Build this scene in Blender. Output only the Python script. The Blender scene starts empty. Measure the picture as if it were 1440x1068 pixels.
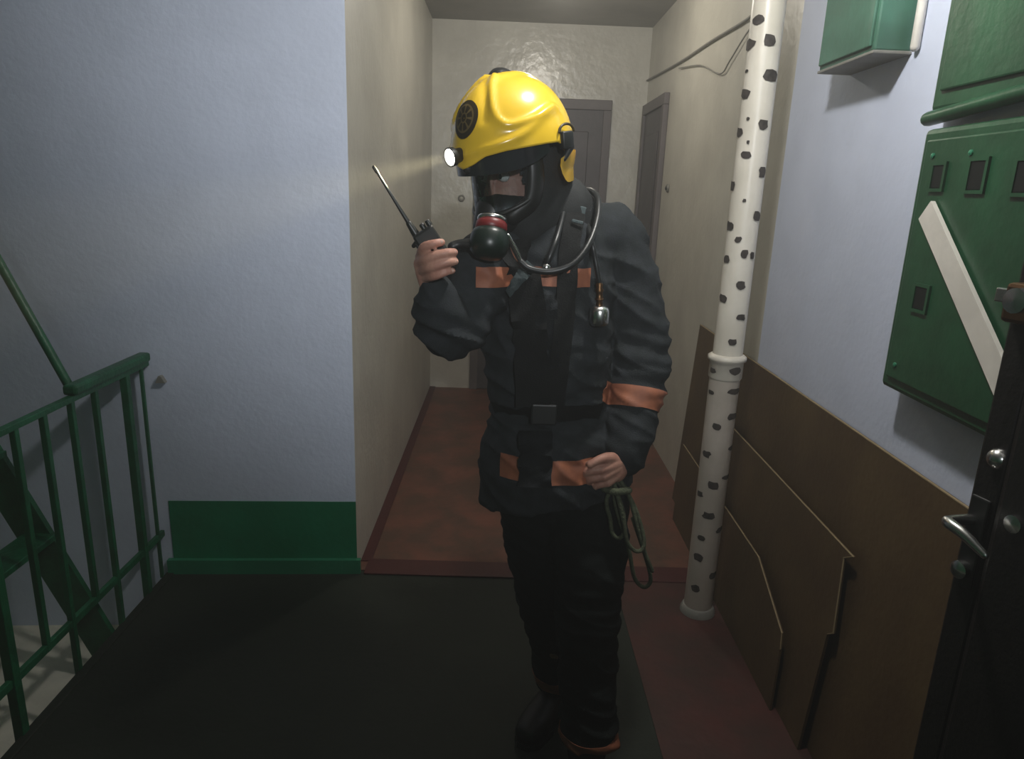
import bpy, bmesh, math, random
import numpy as np
from mathutils import Vector, Matrix, noise
from mathutils.bvhtree import BVHTree

random.seed(7)
rng = np.random.default_rng(7)
scene = bpy.context.scene
COL = scene.collection

# ------------------------------------------------------------------ camera
W, H, CX, CY, FPX, CAMZ = 1440, 1068, 720.0, 534.0, 987.4, 1.55
_nd = np.array([-140.0, 3697.0, FPX]); _nd /= np.linalg.norm(_nd)
_yy = np.array([-7.0, -264.0, FPX]); _yy -= _nd * (_yy @ _nd); _yy /= np.linalg.norm(_yy)
_zz = -_nd; _xx = np.cross(_yy, _zz)
CM = np.array([_xx, _yy, _zz])            # camera (right, down, forward) -> world
CPOS = np.array([0.0, 0.0, CAMZ])
cam_d = bpy.data.cameras.new('camera'); cam = bpy.data.objects.new('camera', cam_d); COL.objects.link(cam)
cam_d.sensor_fit = 'HORIZONTAL'; cam_d.sensor_width = 36.0; cam_d.lens = FPX / W * 36.0
cam_d.clip_start = 0.02
_r, _u, _b = CM[:, 0], -CM[:, 1], -CM[:, 2]
cam.matrix_world = Matrix(((_r[0], _u[0], _b[0], 0), (_r[1], _u[1], _b[1], 0), (_r[2], _u[2], _b[2], CAMZ), (0, 0, 0, 1)))
scene.camera = cam

# ------------------------------------------------------------------ world, exposure, landing lamp
world = bpy.data.worlds.new('world'); scene.world = world; world.use_nodes = True
world.node_tree.nodes['Background'].inputs[0].default_value = (0.55, 0.6, 0.7, 1)
world.node_tree.nodes['Background'].inputs[1].default_value = 0.02
_wv = world.node_tree.nodes.new('ShaderNodeVolumeScatter')          # thin smoke hanging in the whole place
_wv.inputs['Color'].default_value = (0.86, 0.87, 0.84, 1); _wv.inputs['Anisotropy'].default_value = 0.2
_wv.inputs['Density'].default_value = 0.032
world.node_tree.links.new(_wv.outputs[0], world.node_tree.nodes['World Output'].inputs['Volume'])
scene.view_settings.view_transform = 'Standard'; scene.view_settings.look = 'None'
scene.view_settings.gamma = 1.0; scene.view_settings.use_curve_mapping = False
scene.view_settings.exposure = 0.15
LAMP = (0.35, 1.45, 2.42)
LAMP_POWER = 36.0
FLOOD = (0.30, -1.55, 2.10)            # added unseen flood behind the camera, brightens the upper walls
FLOOD_AIM = (0.0, 2.80, 2.05)
FLOOD_POWER = 165.0
CORRIDOR_LAMP = (0.25, 3.95, 2.60)
CORRIDOR_POWER = 14.0
HEADLAMP_POWER = 200.0


def ray(px, py):
    v = CM @ np.array([px - CX, py - CY, FPX]); return v / np.linalg.norm(v)


def at(px, py, Y):
    r = ray(px, py); return CPOS + r * (Y / r[1])


def atx(px, py, X):
    r = ray(px, py); return CPOS + r * (X / r[0])


# ------------------------------------------------------------------ materials
MATS = {}


def mat(name, col, rough=0.6, metal=0.0, col2=None, nscale=6.0, bump=0.0, bscale=60.0, spec=0.5, ramp=(0.4, 0.65),
        emit=None, coat=0.0, stretch=None):
    if name in MATS: return MATS[name]
    m = bpy.data.materials.new(name); m.use_nodes = True; nt = m.node_tree; N = nt.nodes; L = nt.links
    b = N['Principled BSDF']
    b.inputs['Base Color'].default_value = (*col, 1); b.inputs['Roughness'].default_value = rough
    b.inputs['Metallic'].default_value = metal; b.inputs['Specular IOR Level'].default_value = spec
    b.inputs['Coat Weight'].default_value = coat
    tc = N.new('ShaderNodeTexCoord'); vec = tc.outputs['Object']
    if stretch:
        mp = N.new('ShaderNodeMapping'); mp.inputs['Scale'].default_value = stretch
        L.new(vec, mp.inputs['Vector']); vec = mp.outputs['Vector']
    c2 = col2 if col2 else tuple(c * 0.85 for c in col)
    n = N.new('ShaderNodeTexNoise'); n.inputs['Scale'].default_value = nscale; n.inputs['Detail'].default_value = 6
    n.inputs['Roughness'].default_value = 0.6
    L.new(vec, n.inputs['Vector'])
    r = N.new('ShaderNodeValToRGB')
    r.color_ramp.elements[0].position = ramp[0]; r.color_ramp.elements[0].color = (*c2, 1)
    r.color_ramp.elements[1].position = ramp[1]; r.color_ramp.elements[1].color = (*col, 1)
    L.new(n.outputs['Fac'], r.inputs['Fac']); L.new(r.outputs['Color'], b.inputs['Base Color'])
    if bump:
        n2 = N.new('ShaderNodeTexNoise'); n2.inputs['Scale'].default_value = bscale; n2.inputs['Detail'].default_value = 4
        L.new(vec, n2.inputs['Vector'])
        bp = N.new('ShaderNodeBump'); bp.inputs['Strength'].default_value = bump; bp.inputs['Distance'].default_value = 0.01
        L.new(n2.outputs['Fac'], bp.inputs['Height']); L.new(bp.outputs['Normal'], b.inputs['Normal'])
    if emit:
        b.inputs['Emission Color'].default_value = (*emit[0], 1); b.inputs['Emission Strength'].default_value = emit[1]
    MATS[name] = m
    return m


M_LAV = mat('lavender_wall_paint', (0.64, 0.70, 0.86), 0.65, col2=(0.58, 0.635, 0.78), nscale=2.5, bump=0.15, bscale=45)
M_CREAM = mat('cream_wall_paint', (0.60, 0.58, 0.51), 0.42, col2=(0.52, 0.50, 0.44), nscale=3.0, bump=0.25, bscale=30)
M_CREAMG = mat('glossy_cream_paint', (0.60, 0.58, 0.51), 0.24, col2=(0.52, 0.50, 0.44), nscale=3.0, bump=0.35, bscale=18)
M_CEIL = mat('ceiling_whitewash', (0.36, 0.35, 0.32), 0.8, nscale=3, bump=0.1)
M_GREEN = mat('green_oil_paint', (0.010, 0.20, 0.095), 0.4, col2=(0.008, 0.16, 0.072), nscale=5, bump=0.15, bscale=40)
M_GREENL = mat('light_green_oil_paint', (0.022, 0.20, 0.105), 0.45, nscale=5, bump=0.1)
M_RAIL = mat('green_rail_paint', (0.010, 0.115, 0.048), 0.42, col2=(0.006, 0.07, 0.028), nscale=14, bump=0.2, bscale=60)
M_FLOOR = mat('dark_landing_floor', (0.013, 0.019, 0.011), 0.75, col2=(0.007, 0.012, 0.006), nscale=2.2, bump=0.2, bscale=30)
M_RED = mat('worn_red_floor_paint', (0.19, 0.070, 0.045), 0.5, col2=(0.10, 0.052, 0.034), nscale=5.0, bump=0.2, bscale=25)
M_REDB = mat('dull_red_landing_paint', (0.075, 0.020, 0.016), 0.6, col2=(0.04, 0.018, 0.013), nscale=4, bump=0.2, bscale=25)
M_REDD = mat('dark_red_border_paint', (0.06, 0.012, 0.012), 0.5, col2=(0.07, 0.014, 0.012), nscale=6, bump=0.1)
M_CONC = mat('pale_concrete', (0.80, 0.76, 0.64), 0.8, col2=(0.66, 0.63, 0.53), nscale=6, bump=0.2)
M_DOOR = mat('dark_door_paint', (0.10, 0.088, 0.092), 0.5, col2=(0.075, 0.066, 0.07), nscale=5, bump=0.1)
M_DFRAME = mat('door_frame_paint', (0.14, 0.12, 0.12), 0.5, nscale=5)
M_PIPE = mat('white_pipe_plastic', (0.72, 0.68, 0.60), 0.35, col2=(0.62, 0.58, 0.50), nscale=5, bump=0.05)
M_PIPE2 = mat('dimmed_pipe_plastic', (0.50, 0.45, 0.40), 0.4, col2=(0.40, 0.36, 0.31), nscale=5, bump=0.05)  # greyer lower pipe, its dimming towards the floor also put into the colour
M_SMUDGE = mat('black_smudge', (0.018, 0.014, 0.012), 0.7, col2=(0.05, 0.04, 0.035), nscale=60)
M_BOARD = mat('brown_hardboard', (0.105, 0.066, 0.024), 0.6, col2=(0.075, 0.043, 0.016), nscale=3, bump=0.15, bscale=50)
M_BEDGE = mat('pale_board_edge', (0.33, 0.25, 0.14), 0.7, nscale=20)
M_CAB = mat('green_cabinet_paint', (0.011, 0.080, 0.032), 0.4, col2=(0.007, 0.055, 0.021), nscale=7, bump=0.15, bscale=30)
M_BOX = mat('teal_box_paint', (0.055, 0.17, 0.115), 0.4, col2=(0.045, 0.125, 0.085), nscale=7, bump=0.1)
M_WIN = mat('dark_meter_glass', (0.008, 0.010, 0.009), 0.6, nscale=10, spec=0.2)
M_WHITE = mat('white_strip_plastic', (0.74, 0.71, 0.65), 0.5, nscale=10)
M_BLACKDOOR = mat('black_leatherette', (0.010, 0.008, 0.007), 0.5, nscale=20, bump=0.15, bscale=120)
M_STEEL = mat('brushed_steel', (0.72, 0.72, 0.70), 0.25, metal=1.0, nscale=40)
M_BRASS = mat('worn_brass', (0.16, 0.085, 0.04), 0.4, metal=0.9, nscale=30)
M_COAT = mat('dark_turnout_cloth', (0.026, 0.030, 0.035), 0.85, col2=(0.018, 0.022, 0.024), nscale=30, bump=0.25, bscale=350, spec=0.25)
M_TROUS = mat('dark_trouser_cloth', (0.007, 0.010, 0.010), 0.9, col2=(0.004, 0.007, 0.007), nscale=25, bump=0.25, bscale=350, spec=0.2)
M_BAND = mat('orange_reflective_tape', (0.34, 0.115, 0.055), 0.6, col2=(0.25, 0.085, 0.045), nscale=25)
M_GREYSTRAP = mat('grey_webbing', (0.10, 0.13, 0.135), 0.8, nscale=40, bump=0.2, bscale=300)
M_BLACK = mat('black_rubber', (0.010, 0.011, 0.011), 0.45, nscale=20)
M_WEB = mat('black_webbing', (0.012, 0.014, 0.015), 0.8, nscale=40, bump=0.2, bscale=300)
M_HOSE = mat('black_hose', (0.016, 0.018, 0.019), 0.38, nscale=20)
M_BOOT = mat('black_boot_leather', (0.006, 0.006, 0.006), 0.5, nscale=20)
M_YEL = mat('yellow_helmet_shell', (0.80, 0.52, 0.030), 0.24, col2=(0.75, 0.48, 0.028), nscale=4, coat=0.4)
M_BADGE = mat('dark_badge', (0.06, 0.045, 0.02), 0.4, nscale=30)
M_BADGE2 = mat('badge_emblem_relief', (0.22, 0.16, 0.06), 0.4, nscale=30)
M_SMOKED = mat('smoked_visor', (0.03, 0.036, 0.042), 0.12, nscale=10, coat=1.0)
M_REDR = mat('red_rubber_ring', (0.16, 0.014, 0.014), 0.4, nscale=20)
M_VALVE = mat('green_black_valve', (0.006, 0.015, 0.011), 0.35, nscale=10)
M_SKIN = mat('skin', (0.50, 0.27, 0.20), 0.55, col2=(0.42, 0.20, 0.15), nscale=35, bump=0.1, bscale=200)
M_NAIL = mat('fingernail', (0.62, 0.40, 0.33), 0.35, nscale=30)
M_RADIO = mat('black_radio_plastic', (0.012, 0.013, 0.012), 0.4, nscale=20)
M_ROPE = mat('olive_rope', (0.10, 0.115, 0.065), 0.85, col2=(0.06, 0.07, 0.04), nscale=90, bump=0.4, bscale=200)
M_LENS = mat('lit_lamp_lens', (1, 1, 1), 0.3, emit=((1.0, 0.95, 0.8), 22.0))
M_BULB = mat('lit_bulb', (1, 1, 1), 0.3, emit=((1.0, 0.97, 0.92), 12.0))
M_CABLE = mat('grey_cable', (0.24, 0.235, 0.21), 0.6, nscale=20)

M_GLASS = bpy.data.materials.new('clear_mask_visor'); M_GLASS.use_nodes = True
_nt = M_GLASS.node_tree; _p = _nt.nodes['Principled BSDF']; _out = _nt.nodes['Material Output']
_g = _nt.nodes.new('ShaderNodeBsdfGlossy'); _g.inputs['Roughness'].default_value = 0.08
_t = _nt.nodes.new('ShaderNodeBsdfTransparent'); _t.inputs['Color'].default_value = (0.78, 0.82, 0.84, 1)
_mx = _nt.nodes.new('ShaderNodeMixShader')
_fr = _nt.nodes.new('ShaderNodeFresnel'); _fr.inputs['IOR'].default_value = 1.7
_nt.links.new(_fr.outputs[0], _mx.inputs[0]); _nt.links.new(_t.outputs[0], _mx.inputs[1]); _nt.links.new(_g.outputs[0], _mx.inputs[2])
_nt.links.new(_mx.outputs[0], _out.inputs['Surface'])


# ------------------------------------------------------------------ builders
def tag(o, label=None, cat=None, group=None, kind=None):
    if label: o['label'] = label
    if cat: o['category'] = cat
    if group: o['group'] = group
    if kind: o['kind'] = kind
    return o


def empty(name, loc=(0, 0, 0)):
    o = bpy.data.objects.new(name, None); o.location = loc; o.empty_display_size = 0.05; COL.objects.link(o); return o


def link(name, me, m=None, parent=None, smooth=False):
    """world-space mesh data; re-expressed in the parent's frame (parents are empties/meshes with pure translation)"""
    o = bpy.data.objects.new(name, me); COL.objects.link(o)
    if m: me.materials.append(m)
    if smooth:
        me.polygons.foreach_set('use_smooth', [True] * len(me.polygons))
        me.set_sharp_from_angle(angle=math.radians(55))
    if parent:
        o.parent = parent
        o.matrix_parent_inverse = Matrix.Translation(-wloc(parent))
    return o


def wloc(o):
    v = Vector(o.location)
    return v  # every parent is placed in world space with only a translation


def obj(name, bm, m=None, parent=None, smooth=False):
    me = bpy.data.meshes.new(name); bmesh.ops.recalc_face_normals(bm, faces=bm.faces); bm.to_mesh(me); bm.free()
    return link(name, me, m, parent, smooth)


def struct(name, bm, m, smooth=False):
    o = obj(name, bm, m, None, smooth); o['kind'] = 'structure'; return o


def box(bm, lo, hi, bevel=0.0, mtx=None):
    lo, hi = np.minimum(lo, hi), np.maximum(lo, hi)
    vs = [bm.verts.new((x, y, z)) for x in (lo[0], hi[0]) for y in (lo[1], hi[1]) for z in (lo[2], hi[2])]
    fs = [bm.faces.new([vs[i] for i in q]) for q in ((0, 1, 3, 2), (4, 6, 7, 5), (0, 4, 5, 1), (2, 3, 7, 6), (0, 2, 6, 4), (1, 5, 7, 3))]
    if bevel:
        es = list({e for f in fs for e in f.edges})
        r = bmesh.ops.bevel(bm, geom=es, offset=bevel, segments=2, affect='EDGES', profile=0.5)
        vs = list({v for f in r['faces'] for v in f.verts} | {v for v in vs if v.is_valid})
    if mtx is not None:
        bmesh.ops.transform(bm, matrix=mtx, verts=[v for v in vs if v.is_valid])
    return bm


def bbox(lo, hi, bevel=0.0, mtx=None):
    return box(bmesh.new(), np.array(lo, float), np.array(hi, float), bevel, mtx)


def prism(pts, off):
    """polygon (list of 3-D points) extruded by vector off"""
    bm = bmesh.new(); a = [bm.verts.new(p) for p in pts]; b = [bm.verts.new(np.array(p) + np.array(off)) for p in pts]
    bm.faces.new(a); bm.faces.new(b[::-1]); n = len(pts)
    for i in range(n): bm.faces.new((a[i], a[(i + 1) % n], b[(i + 1) % n], b[i]))
    return bm


def catmull(P, k=6):
    P = np.array(P, float)
    if len(P) < 3:
        return np.array([P[0] + (P[-1] - P[0]) * t for t in np.linspace(0, 1, k + 1)])
    Q = np.vstack([2 * P[0] - P[1], P, 2 * P[-1] - P[-2]]); out = []
    for i in range(1, len(Q) - 2):
        for t in np.linspace(0, 1, k, endpoint=False):
            a, b, c, d = Q[i - 1], Q[i], Q[i + 1], Q[i + 2]
            out.append(0.5 * (2 * b + (c - a) * t + (2 * a - 5 * b + 4 * c - d) * t * t + (3 * b - 3 * c + d - a) * t ** 3))
    out.append(P[-1]); return np.array(out)


def sweep(bm, path, rad, n=16, k=5, ref=(1, 0, 0), round_caps=True, smoothpath=True):
    """tube along path; rad: scalar, list of scalars or list of (a, b) half axes, a along ref"""
    path = np.array(path, float)
    if np.isscalar(rad): rad = [rad] * len(path)
    R = np.array([(r, r) if np.isscalar(r) else r for r in rad], float)
    if smoothpath:
        full = catmull(np.hstack([path, R]), k); P, R = full[:, :3], np.maximum(full[:, 3:], 1e-4)
    else: P = path
    if round_caps:
        def cap(p, t, r):
            m = r.min(); ang = np.linspace(0, math.pi / 2, 4)[1:]
            return [(p + t * m * math.sin(a), r * max(math.cos(a), 0.06)) for a in ang]
        t0 = P[0] - P[1]; t0 /= np.linalg.norm(t0) + 1e-9; t1 = P[-1] - P[-2]; t1 /= np.linalg.norm(t1) + 1e-9
        c0 = cap(P[0], t0, R[0])[::-1]; c1 = cap(P[-1], t1, R[-1])
        P = np.array([c[0] for c in c0] + list(P) + [c[0] for c in c1]); R = np.array([c[1] for c in c0] + list(R) + [c[1] for c in c1])
    T = np.gradient(P, axis=0); T /= np.linalg.norm(T, axis=1)[:, None] + 1e-12
    ref = np.array(ref, float); rings = []
    u = ref - T[0] * (ref @ T[0])
    if np.linalg.norm(u) < 1e-3: u = np.cross(T[0], (0.3, 0.9, 0.2))
    for i in range(len(P)):
        u = u - T[i] * (u @ T[i]); u /= np.linalg.norm(u); v = np.cross(T[i], u)
        rings.append([bm.verts.new(P[i] + u * R[i, 0] * math.cos(a) + v * R[i, 1] * math.sin(a)) for a in np.linspace(0, 2 * math.pi, n, endpoint=False)])
    for a, b in zip(rings[:-1], rings[1:]):
        for j in range(n): bm.faces.new((a[j], a[(j + 1) % n], b[(j + 1) % n], b[j]))
    bm.faces.new(rings[0][::-1]); bm.faces.new(rings[-1])
    return bm


def tube(path, rad, **kw): return sweep(bmesh.new(), path, rad, **kw)


def lathe(profile, origin, axis, n=28, bm=None):
    bm = bm or bmesh.new(); axis = np.array(axis, float); axis /= np.linalg.norm(axis)
    u = np.cross(axis, (0.0, 0.0, 1.0)); u = u if np.linalg.norm(u) > 1e-3 else np.array([1.0, 0, 0]); u /= np.linalg.norm(u); v = np.cross(axis, u)
    rings = [[bm.verts.new(np.array(origin) + axis * t + (u * math.cos(a) + v * math.sin(a)) * max(r, 1e-4)) for a in np.linspace(0, 2 * math.pi, n, endpoint=False)] for r, t in profile]
    for a, b in zip(rings[:-1], rings[1:]):
        for j in range(n): bm.faces.new((a[j], a[(j + 1) % n], b[(j + 1) % n], b[j]))
    bm.faces.new(rings[0][::-1]); bm.faces.new(rings[-1]); return bm


def remeshed(bm, voxel, smooth=4, name='remeshed'):
    me = bpy.data.meshes.new('tmp'); bmesh.ops.recalc_face_normals(bm, faces=bm.faces); bm.to_mesh(me); bm.free()
    o = bpy.data.objects.new('tmp', me); COL.objects.link(o)
    md = o.modifiers.new('r', 'REMESH'); md.mode = 'VOXEL'; md.voxel_size = voxel
    if smooth:
        s = o.modifiers.new('s', 'SMOOTH'); s.factor = 0.5; s.iterations = smooth
    dg = bpy.context.evaluated_depsgraph_get()
    out = bpy.data.meshes.new_from_object(o.evaluated_get(dg)); out.name = name
    bpy.data.objects.remove(o); bpy.data.meshes.remove(me)
    return out


def displace(me, fn):
    n = len(me.vertices); co = np.empty(n * 3); me.vertices.foreach_get('co', co); co = co.reshape(-1, 3)
    no = np.empty(n * 3); me.vertices.foreach_get('normal', no); no = no.reshape(-1, 3)
    d = np.array([fn(Vector(c)) for c in co]); co += no * d[:, None]
    me.vertices.foreach_set('co', co.ravel()); me.update()


# ================================================================== SETTING
CEIL = 2.72
XL, XR, YB = -0.57, 1.0, 5.48           # corridor left wall, right wall, back wall
# landing wall plane (slightly skewed) through these two floor points
WA, WB = np.array([-3.2, 2.47]), np.array([XL, 2.625])
wd = (WB - WA) / np.linalg.norm(WB - WA); wn = np.array([wd[1], -wd[0]])       # wn points to the camera


def wallp(s, z, off=0.0):
    """point on landing wall; s measured from the corridor corner towards the left"""
    p = WB - wd * s + wn * off; return (p[0], p[1], z)


def wall_quad(s0, s1, z0, z1, off0, off1):
    bm = bmesh.new()
    vs = [bm.verts.new(wallp(s, z, o)) for o in (off0, off1) for s in (s0, s1) for z in (z0, z1)]
    for q in ((0, 1, 3, 2), (4, 6, 7, 5), (0, 4, 5, 1), (2, 3, 7, 6), (0, 2, 6, 4), (1, 5, 7, 3)): bm.faces.new([vs[i] for i in q])
    return bm


struct('wall_left', wall_quad(0.0, 2.64, -1.6, CEIL, 0.0, -0.12), M_LAV)
struct('wall_corridor_left', bbox((XL - 0.11, 2.6252, 0), (XL, YB, CEIL)), M_CREAM)
struct('wall_right', bbox((XR, -1.7, 0), (XR + 0.1, 2.66, CEIL)), M_LAV)
struct('wall_corridor_right', bbox((XR, 2.66, 0), (XR + 0.1, YB, CEIL)), M_CREAM)
struct('wall_back', bbox((XL - 0.1, YB, 0), (XR + 0.1, YB + 0.1, CEIL)), M_CREAMG)
struct('wall_behind', bbox((-3.3, -1.8, -1.6), (XR + 0.1, -1.7, CEIL)), M_GREEN)
struct('wall_stairwell', bbox((-3.3, -1.7, -1.6), (-3.2, 2.5, CEIL)), M_GREEN)
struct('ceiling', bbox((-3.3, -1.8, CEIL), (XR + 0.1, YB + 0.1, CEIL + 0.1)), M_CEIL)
EDGE = -1.32
struct('floor', bbox((EDGE, -1.7, -0.16), (XR, 2.63, 0.0)), M_FLOOR)
struct('floor_corridor', bbox((XL, 2.63, -0.16), (XR, YB, 0.004)), M_RED)
struct('floor_stairwell', bbox((-3.2, -1.7, -0.40), (EDGE, 2.6, -0.247)), M_CONC)
# painted borders
struct('trim_1', bbox((XL, 2.70, 0.0), (XL + 0.045, YB, 0.009)), M_REDD)
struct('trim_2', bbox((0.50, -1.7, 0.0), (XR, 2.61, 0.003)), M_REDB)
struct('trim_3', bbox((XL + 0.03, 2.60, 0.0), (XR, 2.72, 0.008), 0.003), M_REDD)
struct('trim_4', wall_quad(0.0, 0.735, 0.06, 0.315, 0.0, 0.003), M_GREEN)
struct('baseboard_left', wall_quad(-0.015, 0.755, 0.0, 0.062, 0.0, 0.022), M_GREENL)
# landing edge lip
struct('trim_6', bbox((EDGE - 0.012, -1.7, -0.10), (EDGE + 0.02, 2.57, 0.006), 0.004), M_FLOOR)

# doors of the corridor
def make_door(name, lo, hi, axis):
    """door leaf set flush in a wall; axis = direction into the corridor"""
    ax = 0 if abs(axis[0]) else 1; sg = axis[ax]; t = 1 - ax
    def part(nm, a0, a1, z0, z1, d0, d1, m, parent=None, bev=0.004):
        l = [0, 0, z0]; h = [0, 0, z1]; l[t], h[t] = a0, a1; base = lo[ax]; l[ax], h[ax] = base + sg * d0, base + sg * d1
        o = obj(nm, bbox(l, h, bev), m, parent); return o
    a0, a1, z1 = lo[t], hi[t], hi[2]
    e = part(name, a0 + 0.05, a1 - 0.05, 0.01, z1 - 0.06, 0.0, 0.02, M_DOOR); e['kind'] = 'structure'
    for nm, b0, b1, zz0, zz1 in (('door_frame', a0, a0 + 0.06, 0.004, z1 - 0.07), ('door_frame', a1 - 0.06, a1, 0.004, z1 - 0.07), ('door_frame', a0, a1, z1 - 0.07, z1)):
        part(nm, b0, b1, zz0, zz1, 0.0, 0.035, M_DFRAME, e)
    w = (a1 - a0)
    for zz0, zz1 in ((0.2, 0.95), (1.1, z1 - 0.22)):
        part('door_panel', a0 + 0.16, a1 - 0.16, zz0, zz1, 0.018, 0.028, M_DOOR, e, 0.006)
    hp = [0, 0, 1.02]; hp[t] = a0 + 0.14 if ax == 1 else a0 + 0.14; hp[ax] = lo[ax] + sg * 0.02
    dr = [0, 0, 0]; dr[ax] = sg
    obj('door_knob', lathe([(0.012, 0), (0.012, 0.03), (0.026, 0.035), (0.03, 0.05), (0.02, 0.062), (0.001, 0.064)], hp, dr, 16), M_STEEL, e, True)
    return e


make_door('door_1', (-0.25, YB, 0), (0.745, YB, 2.22), (0, -1, 0))
make_door('door_2', (XR, 4.70, 0), (XR, 5.44, 2.19), (-1, 0, 0))

# ================================================================== THINGS OF THE LANDING
# doorbells
for (px, py, kind) in ((649, 279, 'b'), (940, 265, 'r')):
    if kind == 'b': p = at(px, py, YB - 0.001); d = (0, -1, 0); lab = 'small round doorbell button on the pale back wall'
    else: p = atx(px, py, XR - 0.001); d = (-1, 0, 0); lab = 'small dark doorbell button beside the right-hand corridor door'
    e = empty('doorbell', p); tag(e, lab, 'doorbell')
    obj('bezel', lathe([(0.026, 0), (0.026, 0.008), (0.02, 0.014), (0.014, 0.012)], p, d, 18), M_CABLE, e, True)
    obj('button', lathe([(0.012, 0.008), (0.012, 0.017), (0.008, 0.02), (0.001, 0.021)], p, d, 14), M_BLACK if kind == 'r' else M_CREAM, e, True)

# pipe
PX, PY, PR = 0.794, 2.403, 0.053
e = empty('drain_pipe', (PX, PY, 0.0)); tag(e, 'white plastic drain pipe with black smudges standing by the right wall', 'pipe')
CPZ = 1.015
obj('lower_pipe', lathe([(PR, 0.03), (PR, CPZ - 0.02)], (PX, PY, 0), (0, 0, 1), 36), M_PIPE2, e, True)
obj('upper_pipe', lathe([(PR - 0.002, CPZ - 0.02), (PR - 0.002, CEIL - 0.002)], (PX, PY, 0), (0, 0, 1), 36), M_PIPE, e, True)
obj('socket', lathe([(PR + 0.001, CPZ - 0.075), (PR + 0.005, CPZ - 0.068), (PR + 0.005, CPZ - 0.012), (PR + 0.013, CPZ - 0.006), (PR + 0.013, CPZ + 0.006), (PR + 0.005, CPZ + 0.012), (PR - 0.001, CPZ + 0.014)], (PX, PY, 0), (0, 0, 1), 36), M_PIPE, e, True)
obj('floor_collar', lathe([(PR + 0.014, 0.002), (PR + 0.013, 0.014), (PR + 0.006, 0.03), (PR + 0.001, 0.034)], (PX, PY, 0), (0, 0, 1), 30), M_CABLE, e, True)
# smudge marks: thin patches lying on the pipe (pixel list only used to read heights and sides off the photograph)
sm = [(1066, 28, 15, 12), (1083, 56, 16, 13), (1053, 63, 10, 13), (1050, 100, 4, 4), (1085, 106, 18, 13), (1047, 132, 10, 12), (1052, 167, 4, 4), (1074, 176, 12, 12), (1040, 186, 8, 12),
      (1052, 200, 4, 4), (1049, 218, 14, 10), (1072, 242, 8, 13), (1030, 262, 6, 14), (1047, 282, 5, 5), (1065, 305, 9, 13), (1026, 318, 8, 13), (1038, 337, 9, 8), (1047, 358, 9, 11), (1058, 359, 5, 9), (1022, 364, 7, 11),
      (1042, 402, 12, 11), (1016, 420, 9, 11), (1042, 447, 12, 8), (1030, 482, 11, 9), (1004, 521, 7, 7), (1033, 522, 15, 11), (1034, 551, 15, 9), (1000, 552, 7, 6), (1031, 586, 10, 9), (1007, 600, 12, 10),
      (1028, 630, 6, 7), (993, 639, 11, 10), (1022, 671, 9, 7), (1003, 683, 17, 11), (984, 695, 8, 8), (996, 726, 16, 10), (986, 757, 12, 8), (981, 784, 13, 12), (978, 828, 12, 10), (1003, 810, 8, 10), (1012, 745, 7, 8)]
for (px, py, w, h) in sm:
    p = at(px, py, PY - 0.03); ctr = at(px, py, PY)
    # side on the pipe: intersect the sight line with the cylinder
    r = ray(px, py); a = r[0] ** 2 + r[1] ** 2; b = 2 * (r[0] * (-PX) + r[1] * (-PY)); c = PX ** 2 + PY ** 2 - PR ** 2
    disc = b * b - 4 * a * c
    if disc <= 0: disc = 0
    t = (-b - math.sqrt(disc)) / (2 * a); q = CPOS + r * t
    ang = math.atan2(q[1] - PY, q[0] - PX); z = q[2]; dep = t
    hh = h * dep / FPX * 0.5; wv = w * dep / FPX * 0.5
    cosv = max(0.45, math.cos(math.atan2(q[1], q[0]) + math.pi - ang) if True else 1)
    da = wv / PR / cosv
    R2 = PR + 0.0012
    if abs(z - (CPZ - 0.04)) < 0.05: R2 = PR + 0.0062
    bm = bmesh.new(); n = 10; rings = []
    cv = bm.verts.new((PX + R2 * math.cos(ang), PY + R2 * math.sin(ang), z)); ks = []
    for i in range(n):
        th = 2 * math.pi * i / n + 0.3; ks.append((th, 1.0 / max(abs(math.cos(th)), abs(math.sin(th))) ** 0.7 * random.uniform(0.75, 1.15)))
    for f in (0.35, 0.7, 1.0):
        rings.append([bm.verts.new((PX + R2 * math.cos(ang + da * f * math.cos(th) * k), PY + R2 * math.sin(ang + da * f * math.cos(th) * k), z + hh * f * math.sin(th) * k)) for th, k in ks])
    for i in range(n):
        bm.faces.new((cv, rings[0][i], rings[0][(i + 1) % n]))
        for a_, b_ in zip(rings[:-1], rings[1:]): bm.faces.new((a_[i], b_[i], b_[(i + 1) % n], a_[(i + 1) % n]))
    obj('smudge', bm, M_SMUDGE, e)

# cables on the corridor wall
cab = [(((1092, -25), (1060, 20), (1000, 58), (955, 88), (905, 116)), 'grey cable strung high along the right corridor wall', 0.006),
       (((1085, -2), (1048, 50), (1026, 86), (1012, 104), (985, 92), (955, 96)), 'thin looped cable hanging left of the drain pipe top', 0.0035)]
for pts, lab, r in cab:
    P = [atx(px, py, XR - 0.012) for px, py in pts]
    o = obj('wall_cable', tube(P, r, n=8), M_CABLE, None, True); tag(o, lab, 'cable')

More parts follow.
